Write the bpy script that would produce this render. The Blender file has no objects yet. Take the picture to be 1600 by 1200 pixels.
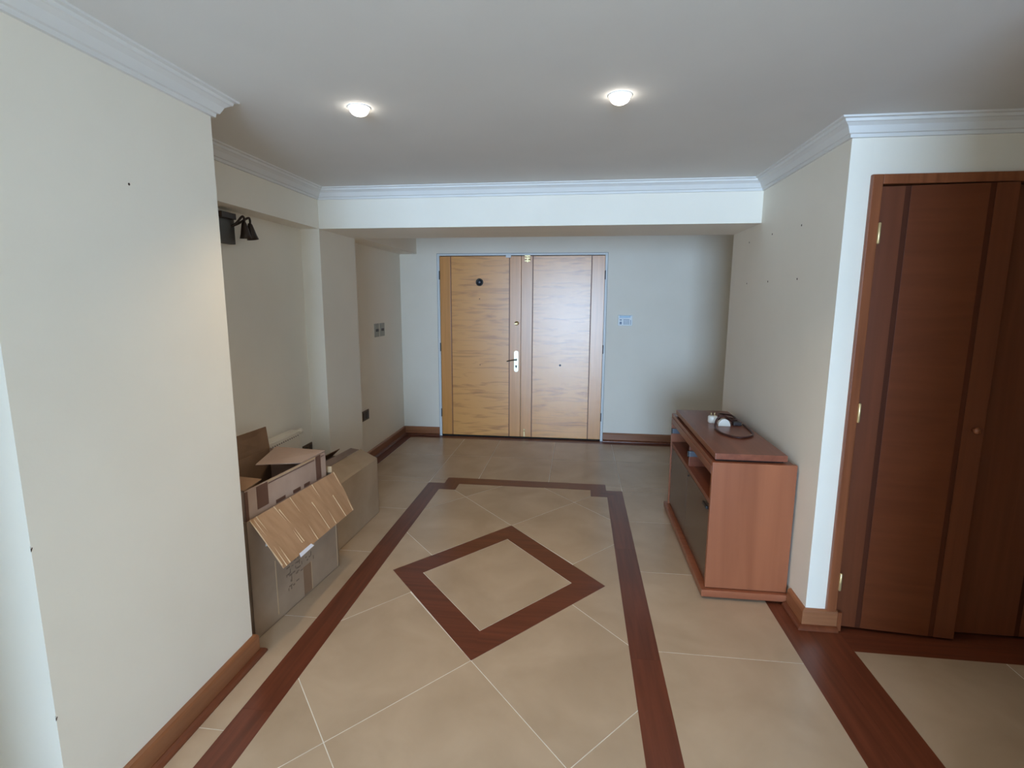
import bpy, bmesh, math, random
from mathutils import Vector, Matrix
random.seed(7)
S = bpy.context.scene
COL = S.collection

# ------------------------------------------------------------------ camera
F_PX, YAW, PITCH, ROLL = 820.32, -0.124406, -0.157520, 0.004338
CAM = Vector((0, 0, 1.5))
fw = Vector((math.sin(YAW)*math.cos(PITCH), math.cos(YAW)*math.cos(PITCH), math.sin(PITCH)))
rt = Vector((math.cos(YAW), -math.sin(YAW), 0)); up = rt.cross(fw)
r2 = rt*math.cos(ROLL) + up*math.sin(ROLL); u2 = up*math.cos(ROLL) - rt*math.sin(ROLL)
cd = bpy.data.cameras.new('camera'); cam = bpy.data.objects.new('camera', cd); COL.objects.link(cam)
m = Matrix((r2, u2, -fw)).transposed().to_4x4(); m.translation = CAM
cam.matrix_world = m
cd.sensor_width = 36; cd.lens = F_PX*36/1600; cd.clip_start = 0.02
S.camera = cam

# ------------------------------------------------------------------ world, light, exposure
W = bpy.data.worlds.new('world'); S.world = W; W.use_nodes = True
W.node_tree.nodes['Background'].inputs[0].default_value = (0.72, 0.85, 1.0, 1)
W.node_tree.nodes['Background'].inputs[1].default_value = 1.5
WIN = (-1.35, 1.0, 0.05, 2.14, -5.2)        # window behind the camera: x0, x1, z0, z1, y
ld = bpy.data.lights.new('window_daylight', 'AREA'); ld.shape = 'RECTANGLE'
ld.size = WIN[1]-WIN[0]; ld.size_y = WIN[3]-WIN[2]; ld.energy = 640; ld.color = (0.46, 0.695, 1.0)
lo = bpy.data.objects.new('window_daylight', ld); COL.objects.link(lo)
lo.location = ((WIN[0]+WIN[1])/2, WIN[4]-0.08, (WIN[2]+WIN[3])/2); lo.rotation_euler = (math.radians(90), 0, 0)
S.view_settings.view_transform = 'Standard'; S.view_settings.look = 'None'
S.view_settings.gamma = 1; S.view_settings.use_curve_mapping = False
S.view_settings.exposure = -0.22
S.cycles.max_bounces = 10; S.cycles.diffuse_bounces = 7; S.cycles.glossy_bounces = 4

# ------------------------------------------------------------------ materials
def lin(r, g, b):
    f = lambda c: (c/255/12.92) if c/255 <= 0.04045 else ((c/255+0.055)/1.055)**2.4
    return (f(r), f(g), f(b), 1)
def newmat(name):
    mt = bpy.data.materials.new(name); mt.use_nodes = True
    nt = mt.node_tree; return mt, nt, nt.nodes['Principled BSDF']
def mix_noise(name, c1, c2, scale, rough=0.6, detail=4, stretch=(1, 1, 1), rot=(0, 0, 0), lo_=0.35, hi=0.65, spec=0.5,
              bump=0.0, bump_scale=60, dist=0.0, rnd=0.0, coat=0.0, metal=0.0):
    mt, nt, b = newmat(name); N, L = nt.nodes, nt.links
    tc = N.new('ShaderNodeTexCoord'); mp = N.new('ShaderNodeMapping')
    mp.inputs['Rotation'].default_value = rot; mp.inputs['Scale'].default_value = stretch
    oi = N.new('ShaderNodeObjectInfo')
    add = N.new('ShaderNodeVectorMath'); add.operation = 'ADD'
    L.new(tc.outputs['Object'], mp.inputs['Vector'])
    mul = N.new('ShaderNodeMath'); mul.operation = 'MULTIPLY'; mul.inputs[1].default_value = 37.0
    L.new(oi.outputs['Random'], mul.inputs[0])
    L.new(mp.outputs[0], add.inputs[0]); L.new(mul.outputs[0], add.inputs[1])
    n = N.new('ShaderNodeTexNoise'); n.inputs['Scale'].default_value = scale; n.inputs['Detail'].default_value = detail
    n.inputs['Distortion'].default_value = dist
    L.new(add.outputs[0], n.inputs['Vector'])
    r = N.new('ShaderNodeValToRGB'); r.color_ramp.elements[0].position = lo_; r.color_ramp.elements[1].position = hi
    r.color_ramp.elements[0].color = c1; r.color_ramp.elements[1].color = c2
    L.new(n.outputs['Fac'], r.inputs[0])
    out = r.outputs[0]
    if rnd:
        hs = N.new('ShaderNodeHueSaturation'); mr = N.new('ShaderNodeMapRange')
        mr.inputs['To Min'].default_value = 1-rnd; mr.inputs['To Max'].default_value = 1+rnd
        L.new(oi.outputs['Random'], mr.inputs['Value']); L.new(mr.outputs[0], hs.inputs['Value'])
        L.new(out, hs.inputs['Color']); out = hs.outputs[0]
    L.new(out, b.inputs['Base Color'])
    b.inputs['Roughness'].default_value = rough; b.inputs['Specular IOR Level'].default_value = spec
    b.inputs['Metallic'].default_value = metal
    if coat:
        b.inputs['Coat Weight'].default_value = coat; b.inputs['Coat Roughness'].default_value = 0.3
    if bump:
        bn = N.new('ShaderNodeTexNoise'); bn.inputs['Scale'].default_value = bump_scale
        L.new(add.outputs[0], bn.inputs['Vector'])
        bp = N.new('ShaderNodeBump'); bp.inputs['Strength'].default_value = bump; bp.inputs['Distance'].default_value = 0.002
        L.new(bn.outputs['Fac'], bp.inputs['Height']); L.new(bp.outputs[0], b.inputs['Normal'])
    return mt
def plain(name, c, rough=0.5, metal=0.0, emit=None, es=1.0, spec=0.5):
    mt, nt, b = newmat(name)
    N, L = nt.nodes, nt.links
    n = N.new('ShaderNodeTexNoise'); n.inputs['Scale'].default_value = 25
    mr = N.new('ShaderNodeMapRange'); mr.inputs['To Min'].default_value = max(0, rough-0.05); mr.inputs['To Max'].default_value = min(1, rough+0.05)
    L.new(n.outputs['Fac'], mr.inputs['Value']); L.new(mr.outputs[0], b.inputs['Roughness'])
    b.inputs['Base Color'].default_value = c
    b.inputs['Metallic'].default_value = metal; b.inputs['Specular IOR Level'].default_value = spec
    if emit:
        b.inputs['Emission Color'].default_value = emit; b.inputs['Emission Strength'].default_value = es
    return mt
def wood(name, c1, c2, axis, fine=26, along=1.3, rough=0.35, lo_=0.3, hi=0.7, rot=(0, 0, 0), dist=0.6, coat=0.0, rnd=0.05, spec=0.5, detail=6):
    st = [fine, fine, fine]; st['xyz'.index(axis)] = along
    return mix_noise(name, c1, c2, 1.0, rough, detail, tuple(st), rot, lo_, hi, spec, dist=dist, rnd=rnd, coat=coat)

M = {}
M['wall'] = mix_noise('wall_paint', (0.84, 0.785, 0.685, 1), (0.87, 0.815, 0.715, 1), 2.2, 0.55, bump=0.12, bump_scale=90, spec=0.3)
M['ceiling'] = mix_noise('ceiling_paint', (0.73, 0.715, 0.69, 1), (0.75, 0.735, 0.71, 1), 3, 0.8, bump=0.1, bump_scale=140, spec=0.2)
M['cornice'] = mix_noise('cornice_paint', (0.73, 0.72, 0.70, 1), (0.75, 0.74, 0.72, 1), 4, 0.6, spec=0.3)
M['grout'] = mix_noise('grout', (0.80, 0.76, 0.69, 1), (0.86, 0.82, 0.75, 1), 20, 0.8)
M['tile'] = mix_noise('beige_tile', lin(178, 155, 130), lin(196, 173, 148), 3.0, 0.25, detail=8, lo_=0.3, hi=0.72, rnd=0.035, dist=0.4, bump=0.03, bump_scale=40)
RED1, RED2 = lin(92, 46, 29), lin(116, 61, 40)
M['strip_y'] = wood('jatoba_strip_y', RED1, RED2, 'y', fine=40, along=2, rough=0.3)
M['strip_x'] = wood('jatoba_strip_x', RED1, RED2, 'x', fine=40, along=2, rough=0.3)
DA = math.atan2(0.681, 0.589)
M['strip_d1'] = wood('jatoba_strip_d1', RED1, RED2, 'x', fine=40, along=2, rough=0.3, rot=(0, 0, -DA))
M['strip_d2'] = wood('jatoba_strip_d2', RED1, RED2, 'x', fine=40, along=2, rough=0.3, rot=(0, 0, DA))
BB1, BB2 = lin(134, 86, 56), lin(158, 104, 70)
M['base_y'] = wood('baseboard_wood_y', BB1, BB2, 'y', fine=30, along=2, rough=0.35)
M['base_x'] = wood('baseboard_wood_x', BB1, BB2, 'x', fine=30, along=2, rough=0.35)
M['shoe'] = wood('shoe_wood', lin(96, 50, 30), lin(120, 66, 40), 'y', fine=30, along=2, rough=0.35)
M['door_panel'] = wood('door_veneer', lin(184, 118, 54), lin(226, 160, 86), 'x', fine=24, along=2.4, rough=0.3, lo_=0.26, hi=0.50, dist=1.3, rnd=0, coat=0.75)
M['door_stile'] = wood('door_stile_wood', lin(204, 138, 66), lin(218, 150, 78), 'z', fine=40, along=1.5, rough=0.3, rnd=0.02, coat=0.75)
M['door_inlay'] = plain('door_inlay', lin(120, 66, 30), 0.4)
M['clos_panel'] = wood('closet_veneer', lin(102, 50, 24), lin(113, 58, 30), 'x', fine=26, along=1.8, rough=0.38, rnd=0)
M['clos_stile'] = wood('closet_stile_wood', lin(102, 52, 27), lin(114, 60, 34), 'z', fine=36, along=1.6, rough=0.38, rnd=0.02)
M['clos_inlay'] = wood('closet_inlay', lin(70, 32, 13), lin(82, 38, 17), 'z', fine=40, along=2, rough=0.6, spec=0.25)
M['clos_frame'] = wood('closet_frame_wood', lin(122, 68, 40), lin(146, 86, 54), 'z', fine=36, along=1.6, rough=0.35)
M['cab_side'] = wood('cabinet_side_veneer', lin(132, 74, 46), lin(160, 96, 64), 'z', fine=9, along=0.7, rough=0.35, lo_=0.3, hi=0.7, rnd=0)
M['cab_y'] = wood('cabinet_wood_y', lin(114, 62, 44), lin(138, 80, 58), 'y', fine=26, along=1.5, rough=0.3, rnd=0.02)
M['cab_x'] = wood('cabinet_wood_x', lin(134, 76, 50), lin(156, 94, 66), 'x', fine=26, along=1.5, rough=0.3, rnd=0.02)
M['cab_in'] = wood('cabinet_inner', lin(104, 58, 38), lin(124, 72, 48), 'y', fine=20, along=1.5, rough=0.5)
M['smoked'] = plain('smoked_glass', lin(82, 64, 52), 0.2, spec=0.6)
M['black'] = plain('black_plastic', (0.012, 0.012, 0.013, 1), 0.4)
M['dark'] = plain('gap_shade', (0.01, 0.007, 0.005, 1), 0.8)  # near-black colour standing in for the shade inside gaps
M['bluegrey'] = plain('blue_grey_metal', lin(92, 97, 106), 0.4, 0.3)
M['brass'] = plain('brass', lin(226, 202, 150), 0.3, 0.6)
M['steel'] = plain('pale_steel', lin(205, 200, 184), 0.3, 0.7)
M['white'] = plain('white_enamel', (0.80, 0.80, 0.78, 1), 0.35)
M['whiteframe'] = plain('white_door_frame', (0.72, 0.75, 0.76, 1), 0.4)
M['greyline'] = plain('grey_frame_edge', (0.22, 0.24, 0.26, 1), 0.5)
M['radiator'] = plain('radiator_enamel', (0.76, 0.70, 0.60, 1), 0.4)
M['bronze'] = plain('bronze_plate', lin(92, 74, 56), 0.4, 0.4)
M['pewter'] = plain('pewter_plate', lin(158, 154, 142), 0.4, 0.2)
M['darkbrown'] = plain('dark_brown_plastic', lin(40, 30, 24), 0.4)
M['sconce_metal'] = plain('sconce_bronze', lin(58, 46, 38), 0.4, 0.5)
M['sconce_plate'] = plain('sconce_backplate', lin(86, 80, 72), 0.45, 0.3)
M['keypad_body'] = plain('keypad_plastic', (0.80, 0.84, 0.86, 1), 0.35)
M['keypad_screen'] = plain('keypad_screen', lin(140, 172, 198), 0.25)
M['keypad_key'] = plain('keypad_key', lin(120, 136, 160), 0.5)
M['lamp'] = plain('lamp_glow', (1, 1, 1, 1), 0.5, emit=(1.0, 0.93, 0.82, 1), es=16)
M['lampring'] = plain('lamp_ring', (0.85, 0.84, 0.82, 1), 0.4)
M['plug_white'] = plain('plug_white', (0.78, 0.76, 0.70, 1), 0.35)
M['cord'] = plain('brown_cord', lin(62, 30, 26), 0.4)
M['cord_plug'] = plain('dark_plug', lin(38, 26, 28), 0.45)
M['hole'] = plain('nail_hole', lin(70, 52, 40), 0.9)
M['card_a'] = mix_noise('cardboard_a', lin(154, 132, 112), lin(168, 146, 125), 5, 0.85, spec=0.15, bump=0.1, bump_scale=50)
M['card_flap'] = mix_noise('cardboard_flap', lin(164, 130, 100), lin(178, 143, 112), 6, 0.85, spec=0.15, stretch=(1, 3, 1))
M['card_c'] = mix_noise('cardboard_c', lin(168, 144, 130), lin(182, 158, 143), 5, 0.8, spec=0.2)
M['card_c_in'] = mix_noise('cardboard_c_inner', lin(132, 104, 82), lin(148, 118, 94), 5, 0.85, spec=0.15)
M['card_b'] = mix_noise('cardboard_b', lin(170, 148, 124), lin(182, 160, 136), 4, 0.85, spec=0.15)
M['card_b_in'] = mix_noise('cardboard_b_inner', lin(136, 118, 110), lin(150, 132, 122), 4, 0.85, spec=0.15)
M['card_edge'] = plain('cardboard_edge', lin(188, 160, 126), 0.85)
M['tape'] = plain('brown_tape', lin(104, 74, 62), 0.3)
M['stamp'] = plain('printed_stamp', lin(122, 102, 84), 0.8)
M['paper'] = plain('paper_label', (0.72, 0.76, 0.90, 1), 0.6)
M['plastic_bit'] = plain('clear_tape_scrap', (0.7, 0.68, 0.66, 1), 0.3)

# ------------------------------------------------------------------ mesh helpers
def tag(o, label=None, cat=None, group=None, kind=None):
    if label: o['label'] = label
    if cat: o['category'] = cat
    if group: o['group'] = group
    if kind: o['kind'] = kind
    return o
def empty(name, loc, label, cat, group=None, kind=None):
    o = bpy.data.objects.new(name, None); COL.objects.link(o); o.location = loc; o.empty_display_size = 0.05
    return tag(o, label, cat, group, kind)
def wloc(o):
    v = Vector((0, 0, 0))
    while o: v += Vector(o.location); o = o.parent
    return v
def obj(name, bm, mat, parent=None, bevel=0.0, smooth=False):
    """links a bmesh given in world coordinates; its origin goes to the base of its bounds"""
    bmesh.ops.recalc_face_normals(bm, faces=bm.faces)
    xs = [v.co.x for v in bm.verts]; ys = [v.co.y for v in bm.verts]; zs = [v.co.z for v in bm.verts]
    org = Vector(((min(xs)+max(xs))/2, (min(ys)+max(ys))/2, min(zs)))
    for v in bm.verts: v.co -= org
    if bevel:
        bmesh.ops.bevel(bm, geom=list(bm.edges), offset=bevel, segments=2, affect='EDGES', profile=0.7)
    me = bpy.data.meshes.new(name); bm.to_mesh(me); bm.free()
    if smooth:
        for p in me.polygons: p.use_smooth = True
    me.materials.append(M[mat] if isinstance(mat, str) else mat)
    o = bpy.data.objects.new(name, me); COL.objects.link(o)
    if parent: o.parent = parent; o.location = org - wloc(parent)
    else: o.location = org
    return o
def abox(bm, x0, x1, y0, y1, z0, z1):
    v = [bm.verts.new(c) for c in ((x0,y0,z0),(x1,y0,z0),(x1,y1,z0),(x0,y1,z0),(x0,y0,z1),(x1,y0,z1),(x1,y1,z1),(x0,y1,z1))]
    for f in ((0,3,2,1),(4,5,6,7),(0,1,5,4),(1,2,6,5),(2,3,7,6),(3,0,4,7)): bm.faces.new([v[i] for i in f])
def box(name, x0, x1, y0, y1, z0, z1, mat, parent=None, bevel=0.0):
    bm = bmesh.new(); abox(bm, x0, x1, y0, y1, z0, z1); return obj(name, bm, mat, parent, bevel)
def aprism(bm, pts, z0, z1):
    lo_ = [bm.verts.new((p[0], p[1], z0)) for p in pts]; hi = [bm.verts.new((p[0], p[1], z1)) for p in pts]
    bm.faces.new(lo_[::-1]); bm.faces.new(hi); n = len(pts)
    for i in range(n): bm.faces.new((lo_[i], lo_[(i+1) % n], hi[(i+1) % n], hi[i]))
def prism(name, pts, z0, z1, mat, parent=None):
    bm = bmesh.new(); aprism(bm, pts, z0, z1); return obj(name, bm, mat, parent)
def aslab(bm, quad, t):
    """thin panel: polygon corners with thickness t behind its normal"""
    q = [Vector(c) for c in quad]; n = (q[1]-q[0]).cross(q[-1]-q[0]).normalized()*t
    a = [bm.verts.new(c) for c in q]; b = [bm.verts.new(c-n) for c in q]; k = len(q)
    bm.faces.new(a); bm.faces.new(b[::-1])
    for i in range(k): bm.faces.new((a[i], b[i], b[(i+1) % k], a[(i+1) % k]))
def slab(name, quad, t, mat, parent=None):
    bm = bmesh.new(); aslab(bm, quad, t); return obj(name, bm, mat, parent)
def alathe(bm, base, axis, prof, n=24):
    """prof = [(radius, distance along axis)]"""
    ax = Vector(axis).normalized(); h = Vector((0, 0, 1)) if abs(ax.z) < 0.9 else Vector((1, 0, 0))
    e1 = ax.cross(h).normalized(); e2 = ax.cross(e1); rings = []
    for r, d in prof:
        rings.append([bm.verts.new(Vector(base)+ax*d+(e1*math.cos(2*math.pi*i/n)+e2*math.sin(2*math.pi*i/n))*max(r, 1e-5)) for i in range(n)])
    for a, b in zip(rings, rings[1:]):
        for i in range(n): bm.faces.new((a[i], a[(i+1) % n], b[(i+1) % n], b[i]))
    bm.faces.new(rings[0][::-1]); bm.faces.new(rings[-1])
def lathe(name, base, axis, prof, mat, parent=None, n=24, smooth=True):
    bm = bmesh.new(); alathe(bm, base, axis, prof, n); return obj(name, bm, mat, parent, smooth=smooth)
def smoothpath(pts, sub=8, closed=False):
    P = [Vector(p) for p in pts]; out = []; n = len(P)
    for i in range(n if closed else n-1):
        g = (lambda k: P[k % n]) if closed else (lambda k: P[min(max(k, 0), n-1)])
        p0, p1, p2, p3 = g(i-1), g(i), g(i+1), g(i+2)
        for s in range(sub):
            t = s/sub
            out.append(0.5*((2*p1)+(p2-p0)*t+(2*p0-5*p1+4*p2-p3)*t*t+(3*p1-p0-3*p2+p3)*t**3))
    if not closed: out.append(P[-1])
    return out
def tube(name, pts, r, mat, parent=None, n=10, sub=8):
    path = smoothpath(pts, sub) if sub else [Vector(p) for p in pts]
    bm = bmesh.new(); rings = []; prev = None
    for i, p in enumerate(path):
        d = (path[min(i+1, len(path)-1)]-path[max(i-1, 0)]).normalized()
        e1 = (prev - d*prev.dot(d)) if prev else d.orthogonal()
        e1.normalize(); e2 = d.cross(e1); prev = e1
        rings.append([bm.verts.new(p+(e1*math.cos(2*math.pi*k/n)+e2*math.sin(2*math.pi*k/n))*r) for k in range(n)])
    for a, b in zip(rings, rings[1:]):
        for k in range(n): bm.faces.new((a[k], a[(k+1) % n], b[(k+1) % n], b[k]))
    bm.faces.new(rings[0][::-1]); bm.faces.new(rings[-1])
    return obj(name, bm, mat, parent, smooth=True)
def sweep_runs(path, prof, caps=(None, None)):
    """profile [(out, z)] swept along a floor plan path; out = to the left of travel. Yields one bmesh per straight run, mitred"""
    P = [Vector((p[0], p[1])) for p in path]; res = []
    nrm = []
    for a, b in zip(P, P[1:]):
        d = (b-a).normalized(); nrm.append(Vector((-d.y, d.x)))
    mit = []
    for i in range(len(P)):
        if i == 0: mit.append(nrm[0])
        elif i == len(P)-1: mit.append(nrm[-1])
        else:
            s = nrm[i-1]+nrm[i]; mit.append(s/(s.dot(nrm[i])))
    for i in range(len(P)-1):
        bm = bmesh.new(); A = []; B = []
        for o, z in prof:
            a = P[i]+mit[i]*o; b = P[i+1]+mit[i+1]*o
            A.append(bm.verts.new((a.x, a.y, z))); B.append(bm.verts.new((b.x, b.y, z)))
        n = len(prof)
        for k in range(n): bm.faces.new((A[k], A[(k+1) % n], B[(k+1) % n], B[k]))
        bm.faces.new(A[::-1]); bm.faces.new(B); res.append(bm)
    return res
def clip(poly, a, b, c):
    """keeps the part of the polygon where a*x+b*y <= c"""
    out = []; n = len(poly)
    for i in range(n):
        p, q = poly[i], poly[(i+1) % n]; dp = a*p[0]+b*p[1]-c; dq = a*q[0]+b*q[1]-c
        if dp <= 0: out.append(p)
        if (dp < 0 < dq) or (dq < 0 < dp):
            t = dp/(dp-dq); out.append((p[0]+(q[0]-p[0])*t, p[1]+(q[1]-p[1])*t))
    return out

# ------------------------------------------------------------------ room dimensions (metres)
XA, YA, YA0 = -1.339, 1.877, 1.068       # near left pier: face, far end, near end
XB = -1.868                              # alcove wall
XP, YP, YQ = -1.735, 3.440, 4.012        # pilaster face, beam front and rear
ZB, ZC = 1.9685, 2.222                   # beam soffit, ceiling
XR, YCL = 1.081, 2.405                   # right wall face, closet wall face
XD, YD = -1.927, 5.605                   # rear hall side wall, back wall
XE = 1.95                                # rear hall right end
Y0 = -5.2; XL, XRR = -2.6, 3.0           # rest of the room behind the camera

# ------------------------------------------------------------------ setting: floor
floor = box('floor', XL-0.1, XRR+0.1, Y0-0.1, YD+0.1, -0.10, -0.0010, 'grout')
tag(floor, 'beige tiled floor with dark red wood strips and a wood diamond inlay', 'floor', kind='structure')
G = 0.0019
def tile(pts):
    """a tile piece shrunk by the joint, 2 mm proud of the grout bed"""
    if len(pts) < 3: return
    n = len(pts); area = 0.5*sum(pts[i][0]*pts[(i+1) % n][1]-pts[(i+1) % n][0]*pts[i][1] for i in range(n))
    if abs(area) < 0.002: return
    if area < 0: pts = pts[::-1]
    q = list(pts)
    for i in range(n):
        (x0, y0), (x1, y1) = pts[i], pts[(i+1) % n]
        l = math.hypot(x1-x0, y1-y0)
        if l < 1e-6: continue
        nx, ny = (y1-y0)/l, -(x1-x0)/l
        q = clip(q, nx, ny, nx*x0+ny*y0-G)
    if len(q) < 3: return
    cl = []
    for p in q:
        if not cl or math.hypot(p[0]-cl[-1][0], p[1]-cl[-1][1]) > 1e-4: cl.append(p)
    if math.hypot(cl[0][0]-cl[-1][0], cl[0][1]-cl[-1][1]) < 1e-4: cl.pop()
    if len(cl) >= 3: prism('tile', cl, -0.0009, 0.0, 'tile', floor)
def rtile(x0, x1, y0, y1): tile([(x0, y0), (x1, y0), (x1, y1), (x0, y1)])
# frame of wood strips: outer and inner edges
s1, s2, s3, s4 = -1.205, -1.0816, 0.2536, 0.3786
n1, n1i, n2i, n2 = -1.0719, -0.9477, 0.1280, 0.2529
f1, f2, f3, f4 = 4.079, 4.2196, 3.938, 4.079
DX, DY = -0.4155, 2.6435
mir = lambda y: 2*DY-y
g1, g2, g3, g4 = mir(f1), mir(f2), mir(f3), mir(f4)
r1, r2x, c2 = 0.973, 1.2245, 2.241
A_, B_ = 0.4175, 0.4745                          # half diagonals of a field tile
TOPV, BOTV = DY+0.6815, DY-0.6755                # outer tips of the wood diamond
LV, RV = -1.002, 0.176
fx0, fx1 = (s1+s2)/2, (s3+s4)/2
# diagonal field tiles, cut by the strips; the lower set hangs from the lower tip, the upper set from the upper tip
def field(ix, iy, tip, sgn):
    cx = DX+ix*A_; cy = tip+sgn*iy*B_
    p = [(cx-A_, cy), (cx, cy-B_), (cx+A_, cy), (cx, cy+B_)]
    for a, b, c in ((-1, 0, -fx0), (1, 0, fx1), (0, 1, f1), (0, -1, -g1)): p = clip(p, a, b, c) if p else p
    return p
for tip, sgn in ((TOPV, 1), (BOTV, -1)):
    for iy in range(0, 5):
        for ix in range(-4, 5):
            if (ix+iy) % 2 == 0: continue
            if iy == 0:                            # tiles beside the tip: keep the part on their own side of the diamond row
                p = field(ix, iy, tip, sgn)
            else: p = field(ix, iy, tip, sgn)
            if p: tile(p)
# pieces left and right of the diamond between the upper and the lower set
for sx in (-1, 1):
    xe = fx0 if sx < 0 else fx1
    t = abs(xe-(DX+sx*A_))
    yu = TOPV-B_+t*B_/A_; yl = BOTV+B_-t*B_/A_
    tile([(DX+sx*A_, TOPV-B_), (DX+sx*A_, BOTV+B_), (xe, yl), (xe, yu)])
# tile inside the diamond
di = [(DX, DY-0.475), (DX+0.4145, DY), (DX, DY+0.478), (DX-0.4115, DY)]
bmT = bmesh.new(); aprism(bmT, [(DX+(x-DX)*0.987, DY+(y-DY)*0.987) for x, y in di], -0.0009, 0.0004); obj('tile', bmT, 'tile', floor)
# border tiles
yr = [2.13+0.6855*k for k in range(-11, 6)]
for a, b in zip(yr, yr[1:]):
    b2 = min(b, 5.49)
    if a < f1: rtile(s4-0.03, r1+0.02, a, min(b2, f1))
    if b > f1: rtile(s4, r1+0.02, max(a, f1), b2)
yl_ = [1.497+0.672*k for k in range(-10, 7)]
for a, b in zip(yl_, yl_[1:]):
    b2 = min(b, 5.49)
    if a < 5.49:
        if a < f1: rtile(-1.81, s1+0.03, a, min(b2, f1))
        if b > f1: rtile(-1.81, s1, max(a, f1), b2)
        if b < YP: rtile(-1.868, -1.81, a, b2)
for x0, x1 in ((s1, -0.81), (-0.81, -0.215), (-0.215, s4)):
    for y0, y1 in ((f1, 4.185), (4.185, 4.87), (4.87, 5.49)): rtile(x0, x1, y0, y1)
    for y0, y1 in ((-5.2, -4.6), (-4.6, -3.95), (-3.95, -3.28), (-3.28, -2.6), (-2.6, -1.93), (-1.93, -1.25), (-1.25, -0.56), (-0.56, 0.12), (0.12, 0.8), (0.8, g1)): rtile(x0, x1, y0, y1)
for x0, x1 in ((r1+0.02, 1.57), (1.57, 1.95)):
    for y0, y1 in ((4.185, 4.87), (4.87, 5.49)):
        rtile(x0, x1, y0, y1)
for x0, x1 in ((1.2045, 1.82), (1.82, 2.42), (2.42, 3.0)):
    for y0, y1 in ((1.05, 1.57), (1.57, c2+0.02)): rtile(x0, x1, y0, y1)
for x0, x1 in ((-2.6, -2.42), (-2.42, -1.81)):
    for y0, y1 in zip(yl_, yl_[1:]):
        if y1 < 1.2: rtile(x0, x1, y0, y1)
ZS = 0.0006
def plank(pts, mat): prism('wood_strip', pts, -0.0009, ZS, mat, floor)
e_ = 0.0006
def frame_half(F1, F2, F3, F4, sg):
    plank([(s1, F1), (s2, F3), (n1i, F3), (n1, F1)], 'strip_x')
    plank([(n1, F1), (n1i, F3), (n1i, F4), (n1, F2)], 'strip_y')
    plank([(n1, F2), (n1i, F4), (n2i, F4), (n2, F2)], 'strip_x')
    plank([(n2, F2), (n2i, F4), (n2i, F3), (n2, F1)], 'strip_y')
    plank([(n2, F1), (n2i, F3), (s3, F3), (s4, F1)], 'strip_x')
frame_half(f1, f2, f3, f4, 1); frame_half(g1, g2, g3, g4, -1)
def ladder(xa, xb, ya, yb, ends, cuts):
    ys = [None]+list(cuts)+[None]
    for i in range(len(ys)-1):
        lo2 = ends[0] if ys[i] is None else ((xa, ys[i]), (xb, ys[i]))
        hi2 = ends[1] if ys[i+1] is None else ((xa, ys[i+1]-e_), (xb, ys[i+1]-e_))
        plank([lo2[0], lo2[1], hi2[1], hi2[0]], 'strip_y')
ladder(s1, s2, g1, f1, (((s1, g1), (s2, g3)), ((s1, f1), (s2, f3))), (1.60, 2.93))
ladder(s3, s4, g1, f1, (((s3, g3), (s4, g1)), ((s3, f3), (s4, f1))), (2.07, 3.08))
# diamond planks, mitred at the tips
do = [(DX, BOTV), (RV, DY-0.008), (DX, TOPV), (LV, DY+0.006)]
for i in range(4):
    j = (i+1) % 4
    plank([do[i], do[j], di[j], di[i]], 'strip_d1' if i in (0, 2) else 'strip_d2')
# border planks along the walls
plank([(r1, 4.0), (r1, c2-1.0), (1.099, c2-1.0), (1.099, 4.0)], 'strip_y')
plank([(r1, c2-1.0-e_), (r1, Y0), (1.099, Y0), (1.099, c2-1.0-e_)], 'strip_y')
plank([(1.0996, c2+0.17), (1.0996, 1.05), (r2x, 1.05), (r2x, c2), (r2x, c2+0.17)], 'strip_y')
plank([(r2x+e_, c2), (XRR, c2), (XRR, 2.36), (r2x+e_, 2.36)], 'strip_x')
plank([(r2x+e_, 2.3606), (XRR, 2.3606), (XRR, 2.47), (r2x+e_, 2.47)], 'strip_x')
plank([(-1.812, 5.488), (XE, 5.470), (XE, YD), (XD, YD)], 'strip_x')
plank([(-1.812, YQ-0.01), (-1.812, 5.488), (XD, YD), (XD, YQ-0.01)], 'strip_y')

# ------------------------------------------------------------------ setting: walls, beams, ceiling
def structure(name, o_label, cat, *boxes, mat='wall'):
    bm = bmesh.new()
    for b in boxes: abox(bm, *b)
    o = obj(name, bm, mat); return tag(o, o_label, cat, kind='structure')
structure('ceiling', 'pale flat ceiling with two recessed lamps', 'ceiling', (XL-0.1, XRR+0.1, Y0-0.1, YD+0.1, ZC, ZC+0.1), mat='ceiling')
wl = structure('wall_left', 'near wall pier on the left edge, bluish white in window light', 'wall', (XL, XA, YA0, YA, 0, ZC))
structure('wall_alcove', 'shaded beige back wall of the alcove behind the cardboard boxes', 'wall', (XB-0.1, XB, YA, YP, 0, ZC))
structure('wall_pilaster', 'pilaster between the alcove and the rear hall', 'wall', (XB-0.25, XP, YP, YQ, 0, ZC))
structure('wall_alcove_beam', 'shallow beam running over the alcove opening', 'beam', (XB, XP, YA, YP, ZB, ZC))
structure('wall_cross_beam', 'pale dropped beam crossing in front of the entrance hall', 'beam', (XP, XR, YP, YQ, ZB, ZC))
wr = structure('wall_right', 'beige right wall with small nail holes above the cabinet', 'wall', (XR, 1.167, YCL, YQ, 0, ZC))
structure('wall_hall', 'rear hall side wall carrying two light switches', 'wall', (XD-0.1, XD, YQ, YD, 0, ZC))
structure('wall_back', 'back wall around the double entrance door', 'wall',
          (XD-0.1, -1.512, YD, YD+0.12, 0, ZC), (0.285, XE+0.1, YD, YD+0.12, 0, ZC), (-1.512, 0.285, YD, YD+0.12, 1.99, ZC))
structure('wall_hall_right', 'far right end wall of the rear hall, hidden round the corner', 'wall', (XE, XE+0.1, YQ, YD, 0, ZC))
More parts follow.
